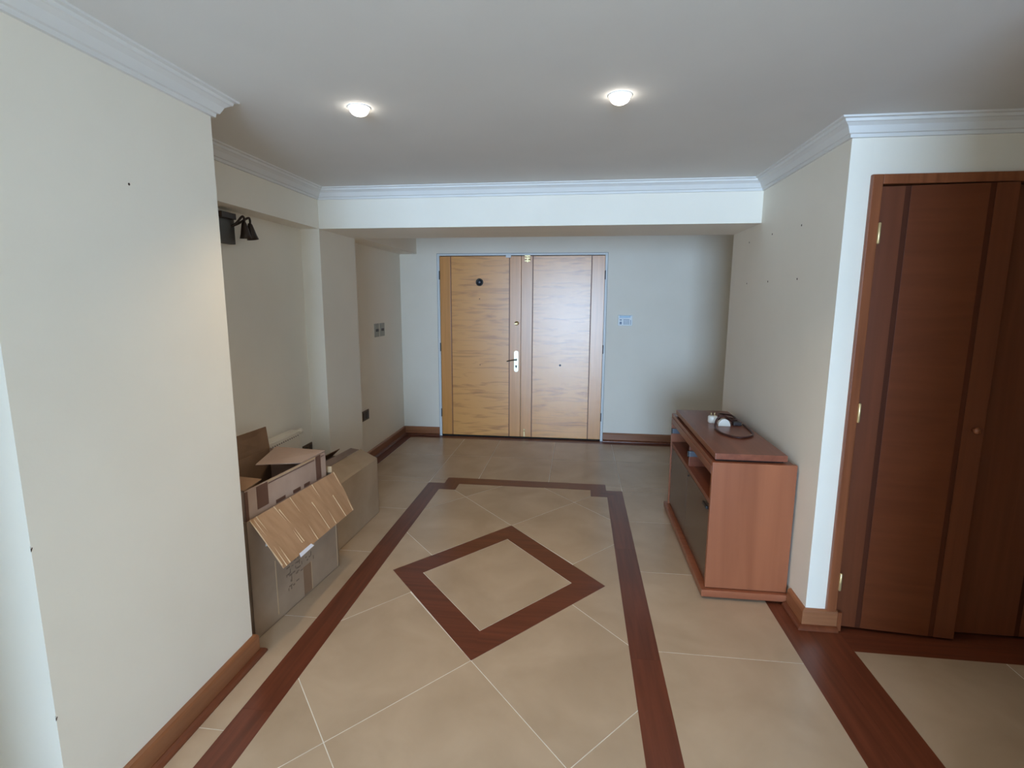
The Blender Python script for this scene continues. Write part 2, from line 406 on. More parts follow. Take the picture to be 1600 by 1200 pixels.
structure('wall_bulkhead', 'small box bulkhead high in the left corner of the rear hall', 'bulkhead', (XD, -1.738, YQ, YD, 1.9875, ZC))
CX0, CX1 = 1.167, 2.28
structure('wall_closet', 'wall above and beside the tall wooden closet doors', 'wall',
          (CX0, CX1, YCL, YCL+0.1, 2.008, ZC), (CX1, XRR, YCL, YCL+0.1, 0, ZC),
          (CX0, XRR, 3.0, 3.1, 0, ZC), (1.1672, XE+0.1, YQ-0.1, YQ, 0, ZC))
structure('wall_far_right', 'side wall at the end of the passage on the right, out of view', 'wall', (XRR, XRR+0.1, Y0, YQ, 0, ZC))
structure('wall_behind_right', 'wall beside the window behind the viewer, right side', 'wall', (1.05, XRR, Y0, 1.05, 0, ZC))
structure('wall_light_block_left', 'short added wall blocking window light beside the viewer on the left, out of view', 'wall', (XL, -1.16, 0.0, 0.14, 0, ZC))  # added out of view to keep window light off the left pier
structure('wall_far_left', 'side wall of the living room on the left, out of view', 'wall', (XL-0.1, XL, Y0, YA, 0, ZC))
structure('wall_window', 'wall behind the viewer around the large window', 'wall',
          (XL-0.1, WIN[0], Y0-0.1, Y0, 0, ZC), (WIN[1], XRR+0.1, Y0-0.1, Y0, 0, ZC),
          (WIN[0], WIN[1], Y0-0.1, Y0, 0, WIN[2]), (WIN[0], WIN[1], Y0-0.1, Y0, WIN[3], ZC))
wn = empty('window_1', (0.025, Y0, WIN[2]), 'large sliding window behind the viewer that lets in the daylight', 'window', kind='structure')
for nm, b in (('frame', (WIN[0], WIN[0]+0.04)), ('frame', (WIN[1]-0.04, WIN[1])), ('mullion', (0.0, 0.05))):
    box(nm, b[0], b[1], Y0-0.07, Y0-0.02, WIN[2], WIN[3], 'whiteframe', wn)
for z in (WIN[2], WIN[3]-0.04): box('rail', WIN[0]+0.04, WIN[1]-0.04, Y0-0.07, Y0-0.02, z, z+0.04, 'whiteframe', wn)
for (y, z) in ((3.647, 1.876), (3.238, 1.879), (2.837, 1.873), (3.638, 1.616), (3.25, 1.615), (2.834, 1.613)):
    lathe('nail_hole', (XR+0.0005, y, z), (-1, 0, 0), [(0.006, 0), (0.004, 0.0015)], 'hole', wr, 10)
lathe('nail_hole', (XA-0.0005, 1.484, 1.838), (1, 0, 0), [(0.0045, 0), (0.003, 0.0015)], 'hole', wl, 10)
for z in (0.875, 0.40): slab('paint_chip', [(XA-0.001, YA0-0.0005, z), (XA+0.0005, YA0-0.0005, z+0.002), (XA+0.0005, YA0+0.003, z+0.010), (XA-0.001, YA0-0.0005, z+0.016)], 0.001, 'hole', wl)

# crown mouldings
H = ZC
CP = [(0, H-0.0685), (0.012, H-0.0685), (0.014, H-0.056), (0.022, H-0.054), (0.026, H-0.046), (0.034, H-0.030), (0.048, H-0.020), (0.054, H-0.018), (0.057, H-0.008), (0.070, H-0.006), (0.072, H), (0, H)]
def crown(path, labels, start):
    for i, (bm, lb) in enumerate(zip(sweep_runs(path, CP), labels)):
        o = obj('trim_%d' % (start+i), bm, 'cornice'); tag(o, lb, 'cornice', kind='structure')
# travel so that the room lies to the left of each run
crown([(XRR, YCL), (XR, YCL), (XR, YP), (XP, YP), (XP, YA+0.0)],
      ('white crown moulding above the closet doors', 'crown moulding along the top of the right wall',
       'bluish white crown moulding across the front of the dropped beam', 'crown moulding along the alcove beam on the left'), 1)
crown([(XB, YA), (XA, YA), (XA, YA0), (XL, YA0)],
      ('short crown moulding return on the hidden end of the left pier', 'crown moulding along the top of the near left wall',
       'crown moulding on the front of the left pier, out of view'), 5)

# baseboards: rounded top, with a darker shoe moulding
BP = [(0, 0.0015), (0.018, 0.0015), (0.018, 0.082), (0.014, 0.091), (0.006, 0.095), (0, 0.095)]
SP = [(0.0182, 0.0015), (0.040, 0.0015), (0.039, 0.010), (0.032, 0.018), (0.022, 0.022), (0.0182, 0.022)]
def baseboard(names, path, labels):
    for bm, sb, nm, lb, a, b in zip(sweep_runs(path, BP), sweep_runs(path, SP), names, labels, path, path[1:]):
        o = obj(nm, bm, 'base_y' if abs(b[1]-a[1]) > abs(b[0]-a[0]) else 'base_x')
        tag(o, lb, 'baseboard', kind='structure'); obj('shoe_moulding', sb, 'shoe', o)
baseboard(('baseboard_left_end', 'baseboard_left', 'baseboard_left_front'), [(-1.44, YA), (XA, YA), (XA, YA0), (XL, YA0)],
          ('short wooden baseboard return behind the left pier', 'brown wooden baseboard along the near left wall', 'wooden baseboard on the front of the left pier, out of view'))
baseboard(('baseboard_back_left', 'baseboard_hall'), [(-1.515, YD), (XD, YD), (XD, YQ)],
          ('wooden baseboard between the hall corner and the entrance door', 'wooden baseboard along the rear hall side wall'))
baseboard(('baseboard_back_right',), [(XE, YD), (0.29, YD)], ('wooden baseboard right of the entrance door, running behind the cabinet',))
baseboard(('baseboard_closet', 'baseboard_right'), [(1.215, YCL), (XR, YCL), (XR, 2.572)],
          ('short wooden baseboard beside the closet frame', 'short wooden baseboard on the right wall up to the media cabinet'))
baseboard(('baseboard_right_far',), [(XR, 3.80), (XR, YQ)], ('wooden baseboard on the right wall beyond the media cabinet',))
baseboard(('baseboard_alcove', 'baseboard_alcove_end', 'baseboard_pilaster'), [(XP, YQ), (XP, YP), (XB, YP), (XB, YA)],
          ('wooden baseboard on the pilaster behind the boxes', 'wooden baseboard on the alcove end wall behind the boxes', 'wooden baseboard along the alcove wall behind the boxes'))

# ------------------------------------------------------------------ entrance door
DZ = 1.962
fr = empty('trim_8', (-0.61, YD, 0), 'thin white metal frame around the double entrance door', 'door frame', kind='structure')
for x0, x1 in ((-1.512, -1.487), (0.262, 0.285)):
    box('jamb', x0, x1, YD-0.012, YD+0.06, 0, 1.988, 'whiteframe', fr, 0.002)
box('head', -1.487, 0.262, YD-0.012, YD+0.06, DZ+0.006, 1.988, 'whiteframe', fr, 0.002)
for x0, x1 in ((-1.516, -1.512), (0.285, 0.289)):
    box('edge_seal', x0, x1, YD-0.006, YD, 0, 1.992, 'greyline', fr)
box('edge_seal', -1.516, 0.289, YD-0.006, YD, 1.988, 1.992, 'greyline', fr)
box('under_door_shade', -1.487, 0.262, YD-0.002, YD+0.08, 0.0012, 0.012, 'dark', fr)  # near-black bar painting the shade in the gap under the leaves
box('shade_backing', -1.512, 0.285, YD+0.07, YD+0.09, 0, 1.99, 'dark', fr)  # near-black sheet painting the shade behind the leaf gaps
LY0, LY1 = YD+0.002, YD+0.045
def leaf(name, x0, st1, st2, x1, label):
    r = empty(name, ((x0+x1)/2, (LY0+LY1)/2, 0), label, 'door', kind='structure')
    iw = 0.010
    box('stile', x0, st1, LY0, LY1, 0.016, DZ, 'door_stile', r, 0.0012)
    box('inlay', st1+0.0002, st1+iw, LY0+0.0022, LY1, 0.016, DZ, 'door_inlay', r)
    box('panel', st1+iw, st2-iw, LY0+0.0006, LY1, 0.016, DZ, 'door_panel', r, 0.0012)
    box('inlay', st2-iw, st2-0.0002, LY0+0.0022, LY1, 0.016, DZ, 'door_inlay', r)
    box('stile', st2, x1, LY0, LY1, 0.016, DZ, 'door_stile', r, 0.0012)
    return r
d1 = leaf('door_1', -1.485, -1.372, -0.728, -0.610, 'left leaf of the honey wood entrance door, with peephole and lock')
d2 = leaf('door_2', -0.606, -0.490, 0.130, 0.260, 'right leaf of the honey wood entrance door, shining with window light')
pe = lathe('peephole', (-1.055, LY0+0.001, 1.692), (0, -1, 0), [(0.040, 0), (0.040, 0.006), (0.034, 0.011), (0.026, 0.011), (0.024, 0.007), (0.0, 0.007)], 'black', d1, 28)
lathe('peephole_lens', (-1.055, LY0-0.006, 1.692), (0, -1, 0), [(0.017, 0), (0.016, 0.004), (0.008, 0.006), (0.0, 0.0065)], 'bluegrey', pe, 20)
for x, z in ((-1.056, 1.517), (-1.053, 0.807)):
    lathe('screw', (x, LY0+0.001, z), (0, -1, 0), [(0.006, 0), (0.005, 0.002), (0, 0.0025)], 'door_inlay', d1, 10)
lathe('screw', (-0.184, LY0+0.001, 0.817), (0, -1, 0), [(0.011, 0), (0.010, 0.003), (0, 0.004)], 'bluegrey', d2, 12)
dl = lathe('deadbolt', (-0.652, LY0, 1.262), (0, -1, 0), [(0.023, 0), (0.023, 0.004), (0.018, 0.008), (0.016, 0.022), (0, 0.024)], 'brass', d1, 20)
box('thumb_turn', -0.680, -0.640, LY0-0.034, LY0-0.022, 1.250, 1.262, 'brass', dl, 0.003)
bm = bmesh.new()
pts = []
for k in range(9): a = math.pi*k/8; pts.append((-0.656+0.023*math.cos(a), 0.943+0.023*math.sin(a)))
for k in range(9): a = math.pi+math.pi*k/8; pts.append((-0.656+0.023*math.cos(a), 0.760+0.023*math.sin(a)))
aslab(bm, [(p[0], LY0-0.007, p[1]) for p in pts], 0.007)
lp = obj('lock_plate', bm, 'steel', d1)
lathe('lever_rose', (-0.656, LY0-0.006, 0.869), (0, -1, 0), [(0.012, 0), (0.012, 0.006), (0.008, 0.008), (0.008, 0.03), (0, 0.031)], 'steel', lp, 16)
tube('lever', [(-0.656, LY0-0.034, 0.869), (-0.68, LY0-0.038, 0.869), (-0.715, LY0-0.036, 0.862), (-0.755, LY0-0.034, 0.853)], 0.006, 'bronze', lp, 10, 6)
lathe('key_cylinder', (-0.656, LY0-0.006, 0.800), (0, -1, 0), [(0.010, 0), (0.010, 0.004), (0, 0.004)], 'darkbrown', lp, 14)
box('keyhole', -0.661, -0.651, LY0-0.0085, LY0-0.006, 0.778, 0.800, 'darkbrown', lp, 0.001)
box('magnet_contact', -0.770, -0.714, LY0-0.022, LY0-0.001, 1.944, 1.968, 'white', d1, 0.003)
sb = box('surface_bolt', -0.549, -0.534, LY0-0.012, LY0-0.001, 1.895, 1.985, 'brass', d2, 0.002)
for z in (1.905, 1.932, 1.955): box('bolt_guide', -0.572, -0.512, LY0-0.017, LY0-0.001, z, z+0.013, 'brass', sb, 0.002)
lathe('bolt_knob', (-0.520, LY0-0.014, 1.925), (0, -1, 0), [(0.006, 0), (0.005, 0.01), (0.009, 0.014), (0.007, 0.02), (0, 0.021)], 'brass', sb, 12)
fb = box('floor_bolt', -0.572, -0.556, LY0-0.010, LY0-0.001, 0.02, 0.105, 'brass', d2, 0.002)
lathe('bolt_knob', (-0.564, LY0-0.009, 0.083), (0, -1, 0), [(0.006, 0), (0.005, 0.012), (0.010, 0.016), (0.008, 0.022), (0, 0.023)], 'brass', fb, 12)
for x, dd in ((-1.489, d1), (0.264, d2)):
    for z in (0.22, 0.95, 1.72):
        lathe('hinge', (x, LY0-0.012, z), (0, 0, 1), [(0.006, 0), (0.006, 0.09), (0, 0.092)], 'bluegrey', dd, 10)

# ------------------------------------------------------------------ closet doors
cf = empty('trim_9', (1.72, YCL, 0), 'reddish brown wooden frame around the closet doors', 'door frame', kind='structure')
def casing(name, x0, x1, z0, z1):
    o = box(name, x0, x1, YCL-0.018, YCL+0.10, z0, z1, 'clos_frame', cf, 0.004); return o
casing('jamb', 1.166, 1.207, 0.092, 2.010); casing('jamb', 2.24, 2.285, 0.0015, 2.010); casing('head', 1.207, 2.24, 1.972, 2.010)
box('plinth_block', 1.2155, 1.232, YCL-0.022, YCL+0.02, 0.0015, 0.092, 'clos_frame', cf, 0.002)
box('back_panel', 1.172, 2.27, YCL+0.09, YCL+0.099, 0.0015, 1.972, 'dark', cf)  # near-black sheet standing in for the shaded closet interior
def closet_leaf(name, hx, width, sgn, ang, st, label, y0):
    """hinged at hx; built flat along x then turned about the hinge by ang"""
    r = empty(name, (hx, y0, 0), label, 'door', kind='structure')
    ca, sa = math.cos(ang), math.sin(ang)
    def T(x, y): return (hx+sgn*(x*ca)-0*y+(y*sa if sgn > 0 else -y*sa), y0-x*sa+y*ca)
    def board(nm, a, b, t0, mat, parent=r, z0=0.014, z1=1.966):
        p = [T(a, t0), T(b, t0), T(b, 0.03), T(a, 0.03)]
        bm = bmesh.new(); aprism(bm, p, z0, z1); return obj(nm, bm, mat, parent, 0.0008)
    a, b, c, d = st
    board('stile', 0.002, a, 0.0, 'clos_stile'); board('inlay', a+0.0004, b-0.0004, 0.0010, 'clos_inlay')
    board('panel', b, c, 0.0, 'clos_panel'); board('inlay', c+0.0004, d-0.0004, 0.0010, 'clos_inlay')
    board('stile', d, width, 0.0, 'clos_stile')
    return r, T
d3, T3 = closet_leaf('door_3', 1.210, 0.488, 1, math.radians(5.0), (0.092, 0.113, 0.388, 0.409),
                     'left closet door leaf standing slightly ajar', YCL+0.006)
d4, T4 = closet_leaf('door_4', 2.238, 0.530, -1, 0.0, (0.092, 0.113, 0.235, 0.256), 'right closet door leaf, closed and in deep shade', YCL+0.022)
for z in (0.20, 0.985, 1.735):
    lathe('hinge', (1.2095, YCL-0.021, z), (0, 0, 1), [(0.003, 0), (0.006, 0.004), (0.006, 0.082), (0.003, 0.086)], 'brass', d3, 12)
kx, ky = T3(0.452, 0.0)
lathe('knob', (kx, ky, 0.972), (-math.sin(math.radians(5)), -1, 0), [(0.011, 0), (0.008, 0.008), (0.014, 0.016), (0.015, 0.021), (0.010, 0.027), (0, 0.029)], 'clos_frame', d3, 18)

# ------------------------------------------------------------------ recessed lamps
for x, y, lb in ((-0.846, 2.045, 'glowing recessed ceiling lamp nearer the left wall'), (0.128, 2.035, 'glowing recessed ceiling lamp nearer the closet')):
    t = empty('recessed_lamp', (x, y, ZC), lb, 'ceiling lamp', 'recessed ceiling lamps')
    bm = bmesh.new()
    prof = [(0.0363, -0.002), (0.039, -0.003), (0.043, -0.002), (0.044, 0.0), (0.0363, 0.0)]
    n = 32; rings = [[bm.verts.new((x+r*math.cos(2*math.pi*i/n), y+r*math.sin(2*math.pi*i/n), ZC+z)) for i in range(n)] for r, z in prof]
    for k in range(len(rings)):
        a, b = rings[k], rings[(k+1) % len(rings)]
        for i in range(n): bm.faces.new((a[i], a[(i+1) % n], b[(i+1) % n], b[i]))
    obj('trim_ring', bm, 'lampring', t, smooth=True)
    lathe('bulb', (x, y, ZC-0.0005), (0, 0, -1), [(0.036, 0), (0.0362, 0.006), (0.034, 0.014), (0.028, 0.022), (0.019, 0.027), (0.009, 0.0295), (0, 0.030)], 'lamp', t, 28)
    sd = bpy.data.lights.new('lamp_light', 'SPOT'); sd.energy = 30; sd.spot_size = math.radians(120); sd.spot_blend = 1.0
    sd.color = (1.0, 0.76, 0.48); sd.shadow_soft_size = 0.04
    so = bpy.data.objects.new('lamp_light', sd); COL.objects.link(so); so.parent = t; so.location = (0, 0, -0.075)

# ------------------------------------------------------------------ media cabinet
cb = empty('media_cabinet', (0.872, 3.19, 0), 'low reddish wood media cabinet with smoked glass doors against the right wall', 'cabinet')
CX, CXb, CY0, CY1 = 0.675, 1.070, 2.60, 3.76
for x in (0.70, 1.03):
    for y in (2.66, 3.70): lathe('caster', (x, y, 0.001), (0, 0, 1), [(0.016, 0), (0.018, 0.004), (0.016, 0.014), (0, 0.014)], 'black', cb, 12)
box('plinth', 0.655, 1.076, 2.578, 3.79, 0.014, 0.050, 'cab_x', cb, 0.002)
box('side_panel', CX, CXb, CY0, CY0+0.024, 0.054, 0.716, 'cab_side', cb, 0.0015)
box('side_panel', CX, CXb, CY1-0.024, CY1, 0.054, 0.716, 'cab_side', cb, 0.0015)
box('back_panel', CXb-0.012, CXb-0.002, CY0+0.024, CY1-0.024, 0.054, 0.70, 'cab_in', cb)
box('base_board', CX+0.012, CXb-0.012, CY0+0.024, CY1-0.024, 0.050, 0.070, 'cab_in', cb)
box('top_board', CX+0.002, CXb-0.012, CY0+0.024, CY1-0.024, 0.692, 0.716, 'cab_y', cb, 0.001)
box('top_rail', CX-0.001, CX+0.020, CY0+0.024, CY1-0.024, 0.650, 0.692, 'cab_y', cb, 0.001)
box('shelf', CX+0.004, CXb-0.012, CY0+0.024, CY1-0.024, 0.487, 0.514, 'cab_y', cb, 0.001)
box('divider', CX+0.010, CXb-0.012, 3.172, 3.194, 0.514, 0.692, 'cab_y', cb, 0.001)
box('divider', CX+0.030, CXb-0.012, 3.172, 3.194, 0.070, 0.487, 'cab_in', cb, 0.001)
box('recess_shade', 0.70, 1.02, 2.645, 3.67, 0.716, 0.726, 'dark', cb)  # recessed gap under the slab, its shade painted near-black
box('top_slab', 0.690, 1.030, 2.622, 3.690, 0.726, 0.757, 'cab_y', cb, 0.0025)
for y0, y1 in ((2.628, 3.180), (3.186, 3.732)):
    gd = box('glass_door', CX+0.006, CX+0.012, y0, y1, 0.076, 0.482, 'smoked', cb, 0.001)
    yk = y0+0.02 if y0 < 3 else y0+0.015
    if y0 < 3:
        box('handle', CX-0.006, CX+0.006, 2.655, 2.735, 0.452, 0.466, 'black', gd, 0.002)
        lathe('door_catch', (CX+0.006, 3.150, 0.462), (-1, 0, 0), [(0.006, 0), (0.006, 0.004), (0, 0.006)], 'black', gd, 10)
for y in (3.172, 3.736):
    h = box('flap_hinge', CX+0.004, CX+0.080, y-0.018, y, 0.578, 0.612, 'bluegrey', cb, 0.003)
    box('hinge_cap', CX-0.004, CX+0.004, y-0.018, y, 0.578, 0.612, 'black', h, 0.002)

# things left on the cabinet
ZT = 0.757
pl = empty('plug_adapter', (0.848, 3.30, ZT), 'upright white plug adapter with metal prongs on the media cabinet', 'plug')
lathe('body', (0.842, 3.318, ZT), (0, 0, 1), [(0.026, 0), (0.029, 0.006), (0.029, 0.034), (0.025, 0.042), (0.012, 0.044), (0, 0.044)], 'plug_white', pl, 20)
for dx in (-0.010, 0.010): lathe('prong', (0.842+dx, 3.318, ZT+0.043), (0, 0, 1), [(0.0024, 0), (0.0024, 0.018), (0, 0.020)], 'brass', pl, 8)
ps = empty('round_plug', (0.888, 3.262, ZT), 'half round white plug lying in front of the brown cord loop', 'plug')
bm = bmesh.new()
pts = [(0.888-0.036*math.cos(math.pi*k/14), 0.044*math.sin(math.pi*k/14)) for k in range(15)]
aslab(bm, [(p[0], 3.250, ZT+p[1]) for p in pts], 0.030); obj('body', bm, 'plug_white', ps, 0.003)
box('face_plate', 0.876, 0.900, 3.2465, 3.2502, ZT+0.010, ZT+0.019, 'pewter', ps)
cr = empty('power_cord', (0.93, 3.2, ZT), 'coiled dark brown power cord with black plug on the media cabinet', 'cord')
zz = ZT+0.006
tube('cable', [(0.884, 3.335, zz+0.012), (0.886, 3.36, zz+0.030), (0.905, 3.42, zz+0.03), (0.960, 3.49, zz+0.012), (1.004, 3.50, zz+0.004), (1.012, 3.42, zz), (0.985, 3.33, zz+0.01),
               (0.94, 3.28, zz+0.022), (0.925, 3.33, zz+0.022), (0.965, 3.36, zz+0.014), (1.00, 3.27, zz+0.004), (1.004, 3.12, zz), (0.985, 3.01, zz), (0.940, 2.952, zz),
               (0.885, 2.935, zz), (0.835, 2.99, zz), (0.815, 3.08, zz), (0.822, 3.17, zz+0.002), (0.840, 3.225, zz+0.026), (0.862, 3.235, zz+0.05), (0.890, 3.240, zz+0.054), (0.928, 3.262, zz+0.028), (0.952, 3.27, zz+0.004)],
     0.0055, 'cord', cr, 10, 8)
box('cord_plug', 0.945, 0.992, 3.235, 3.282, ZT+0.0005, ZT+0.022, 'cord_plug', cr, 0.005)
for dy in (0.010, 0.028): box('plug_pin', 0.992, 1.008, 3.240+dy, 3.244+dy, ZT+0.008, ZT+0.013, 'brass', cr)

# ------------------------------------------------------------------ wall fixtures
def plate_x(name, x, y0, y1, z0, z1, mat, label, cat, group, mods, vert=False):
    o = empty(name, (x, (y0+y1)/2, z0), label, cat, group)
    box('plate', x, x+0.007, y0, y1, z0, z1, mat, o, 0.002)
    for (a, b, c, d, mm) in mods: box('module', x+0.007, x+0.011, y0+(y1-y0)*a, y0+(y1-y0)*b, z0+(z1-z0)*c, z0+(z1-z0)*d, mm, o, 0.001)
    return o
SW = [(0.22, 0.78, 0.08, 0.36, 'pewter'), (0.24, 0.80, 0.40, 0.60, 'darkbrown'), (0.22, 0.78, 0.64, 0.92, 'pewter')]
plate_x('light_switch', XD, 4.815, 4.925, 1.148, 1.276, 'pewter', 'pewter light switch plate nearer the pilaster', 'switch', 'switches on the hall side wall', SW)
plate_x('light_switch', XD, 4.955, 5.070, 1.148, 1.276, 'pewter', 'pewter light switch plate nearer the entrance door', 'switch', 'switches on the hall side wall', SW)
plate_x('wall_outlet', XD, 4.44, 4.60, 0.405, 0.497, 'bronze', 'bronze wall outlet low on the rear hall side wall', 'outlet', 'bronze wall outlets', [(0.14, 0.46, 0.15, 0.85, 'darkbrown'), (0.56, 0.88, 0.15, 0.85, 'darkbrown')])
plate_x('wall_outlet', XB, 3.300, 3.425, 0.412, 0.500, 'bronze', 'bronze wall outlet beside the radiator in the alcove', 'outlet', 'bronze wall outlets',
        [(0.08, 0.34, 0.15, 0.85, 'darkbrown'), (0.37, 0.63, 0.15, 0.85, 'bronze'), (0.66, 0.92, 0.15, 0.85, 'darkbrown')])
kp = empty('alarm_keypad', (0.482, YD, 1.247), 'white alarm keypad on the wall right of the entrance door', 'keypad')
box('housing', 0.408, 0.556, YD-0.030, YD, 1.247, 1.358, 'keypad_body', kp, 0.008)
box('screen', 0.420, 0.535, YD-0.033, YD-0.029, 1.328, 1.350, 'keypad_screen', kp, 0.002)
kf = box('key_cover', 0.412, 0.530, YD-0.036, YD-0.029, 1.253, 1.322, 'keypad_body', kp, 0.003)
for i in range(4):
    for j in range(4): box('key', 0.464+i*0.0155, 0.475+i*0.0155, YD-0.039, YD-0.0355, 1.262+j*0.0145, 1.2715+j*0.0145, 'keypad_key', kf, 0.001)
for j, (a, b) in enumerate(((1.262, 1.290), (1.301, 1.313))): box('key', 0.424, 0.446, YD-0.039, YD-0.0355, a, b, 'keypad_key', kf, 0.001)
box('side_slot', 0.533, 0.539, YD-0.0315, YD-0.029, 1.258, 1.308, 'keypad_key', kp)

sc = empty('wall_sconce', (XB, 2.66, 1.80), 'dark bronze wall sconce with two bell shades high in the alcove', 'wall lamp')
box('backplate', XB, XB+0.035, 2.560, 2.692, 1.790, 1.945, 'sconce_plate', sc, 0.004)
box('mount_bar', XB+0.035, XB+0.060, 2.560, 2.675, 1.915, 1.945, 'sconce_metal', sc, 0.003)
for k, (yy, xx) in enumerate(((2.715, XB+0.075), (2.770, XB+0.072))):
    tube('arm', [(XB+0.03, 2.665, 1.880), (XB+0.055, 2.680+0.3*(yy-2.715), 1.900), (xx, yy-0.014, 1.936), (xx, yy+0.004, 1.930), (xx, yy+0.004, 1.905)], 0.006, 'sconce_metal', sc, 8, 6)
    lathe('shade', (xx, yy, 1.912), (0.0, 0.10+0.14*k, -1), [(0.008, 0), (0.013, 0.012), (0.018, 0.035), (0.024, 0.065), (0.031, 0.088), (0.029, 0.088), (0.018, 0.05), (0.0, 0.045)], 'sconce_metal', sc, 18)

rd = empty('panel_radiator', (-1.80, 2.85, 0.12), 'cream panel radiator on the alcove wall behind the boxes', 'radiator')
RX0, RX1, RY0, RY1, RZ0, RZ1 = XB+0.025, -1.775, 2.28, 3.115, 0.13, 0.668
box('front_panel', RX1-0.012, RX1, RY0, RY1, RZ0, RZ1-0.004, 'radiator', rd, 0.004)
box('rear_panel', RX0, RX0+0.012, RY0, RY1, RZ0, RZ1-0.004, 'radiator', rd, 0.004)
for y0, y1 in ((RY0, RY0+0.006), (RY1-0.006, RY1)): box('side_cover', RX0+0.012, RX1-0.012, y0, y1, RZ0+0.02, RZ1-0.004, 'radiator', rd)
box('top_grille', RX0+0.004, RX1-0.004, RY0+0.004, RY1-0.004, RZ1-0.004, RZ1, 'radiator', rd, 0.001)
for k in range(34):
    y = RY0+0.03+k*0.0235
    box('slot', RX1-0.001, RX1+0.0012, y, y+0.009, RZ1-0.034, RZ1-0.028, 'darkbrown', rd)
va = lathe('valve', (-1.80, RY1, RZ1-0.022), (0, 1, 0), [(0.009, 0), (0.009, 0.02), (0.017, 0.022), (0.018, 0.028), (0.018, 0.058), (0.014, 0.064), (0, 0.065)], 'radiator', rd, 16)
tube('pipe', [(-1.80, RY1+0.012, RZ1-0.022), (-1.80, RY1+0.014, 0.5), (-1.80, RY1+0.014, 0.0)], 0.007, 'radiator', va, 8, 0)

# ------------------------------------------------------------------ cardboard boxes
TH = 0.005
# front box: open, its near long side towards the room carries a flap folded outwards
A0, A1 = Vector((-1.388, 1.965)), Vector((-1.322, 2.655)); AH = 0.556
dA = (A1-A0).normalized(); nA = Vector((dA.y, -dA.x))          # towards the room
A2, A3 = A1-nA*0.40, A0-nA*0.40
ba = empty('cardboard_box', ((A0.x+A2.x)/2, (A0.y+A2.y)/2, 0), 'large open cardboard box at the front with a creased flap folded out', 'box', 'cardboard boxes in the alcove')
def wallp(a, b, z0, z1, nm, mat, par, t=TH): return slab(nm, [(a.x, a.y, z0), (b.x, b.y, z0), (b.x, b.y, z1), (a.x, a.y, z1)], t, mat, par)
fa = wallp(A0, A1, 0.002, AH, 'side_panel', 'card_a', ba)
wallp(A1, A2, 0.002, AH, 'side_panel', 'card_a', ba); wallp(A2, A3, 0.002, AH, 'side_panel', 'card_a', ba); wallp(A3, A0, 0.002, AH, 'side_panel', 'card_a', ba)
prism('bottom_panel', [(A0.x, A0.y), (A1.x, A1.y), (A2.x, A2.y), (A3.x, A3.y)], 0.001, 0.006, 'card_a', ba)
def onA(s, z, out=0.0): p = A0+dA*s+nA*out; return Vector((p.x, p.y, z))
# flap: hinge along the top edge, hanging outward
h0, h1 = onA(0.02, AH+0.004, 0.002), onA((A1-A0).length-0.004, AH+0.006, 0.002)
q0, q1 = Vector((-1.205, 1.925, 0.384)), Vector((-1.200, 2.612, 0.362))
nf = (q0-h0).cross(h1-h0).normalized()
if nf.x < 0: nf = -nf
bm = bmesh.new(); NS = 16; V = []
for k in range(NS+1):
    t_, b_ = h0.lerp(h1, k/NS), q0.lerp(q1, k/NS); md = t_.lerp(b_, 0.5)+nf*0.004
    V.append([bm.verts.new(c) for c in (t_, md, b_, b_-nf*0.004, md-nf*0.004, t_-nf*0.004)])
for a, b in zip(V, V[1:]):
    for i in range(6): bm.faces.new((a[i], a[(i+1) % 6], b[(i+1) % 6], b[i]))
bm.faces.new(V[0][::-1]); bm.faces.new(V[-1])
fl = obj('flap', bm, 'card_flap', ba)
def onF(s, t, o=0.0): return (h0.lerp(h1, s)).lerp(q0.lerp(q1, s), t)+nf*(o+0.004*(1-abs(2*t-1)))
def ridge(s0, s1, t0, t1, w, hgt=0.003, mat='card_edge'):
    bm = bmesh.new(); a0, a1 = onF(s0-w/2, t0, 0.0002), onF(s0+w/2, t0, 0.0002); b0, b1 = onF(s1-w/2, t1, 0.0002), onF(s1+w/2, t1, 0.0002)
    ac, bc = onF(s0, t0, hgt), onF(s1, t1, hgt)
    v = [bm.verts.new(c) for c in (a0, a1, b1, b0, ac, bc)]
    for f in ((0, 1, 4), (3, 5, 2), (0, 4, 5, 3), (1, 2, 5, 4), (0, 3, 2, 1)): bm.faces.new([v[i] for i in f])
    obj('crease', bm, mat, fl)
for s0, s1, t0, t1, w in ((0.03, 0.035, 0.02, 1.0, 0.010), (0.06, 0.075, 0.0, 1.0, 0.014), (0.00, 0.005, 0.0, 0.95, 0.012), (0.235, 0.27, 0.0, 0.86, 0.010), (0.26, 0.292, 0.10, 0.86, 0.012), (0.41, 0.425, 0.0, 1.0, 0.009),
                          (0.575, 0.60, 0.32, 0.98, 0.009), (0.68, 0.70, 0.0, 0.98, 0.010), (0.83, 0.86, 0.45, 1.0, 0.008), (0.985, 0.985, 0.0, 1.0, 0.014)): ridge(s0, s1, t0, t1, w)
slab('paper_label', [onF(0.185, 0.98, 0.0012), onF(0.335, 0.975, 0.0012), onF(0.345, 1.04, 0.0052), onF(0.170, 1.05, 0.0052)], 0.001, 'paper', fl)
# far flap of the front box folded inwards, near flap upright against the pier
wallp(A1-nA*0.01-dA*0.008, A1-nA*0.06-dA*0.008, AH, AH+0.035, 'flap', 'card_edge', ba)
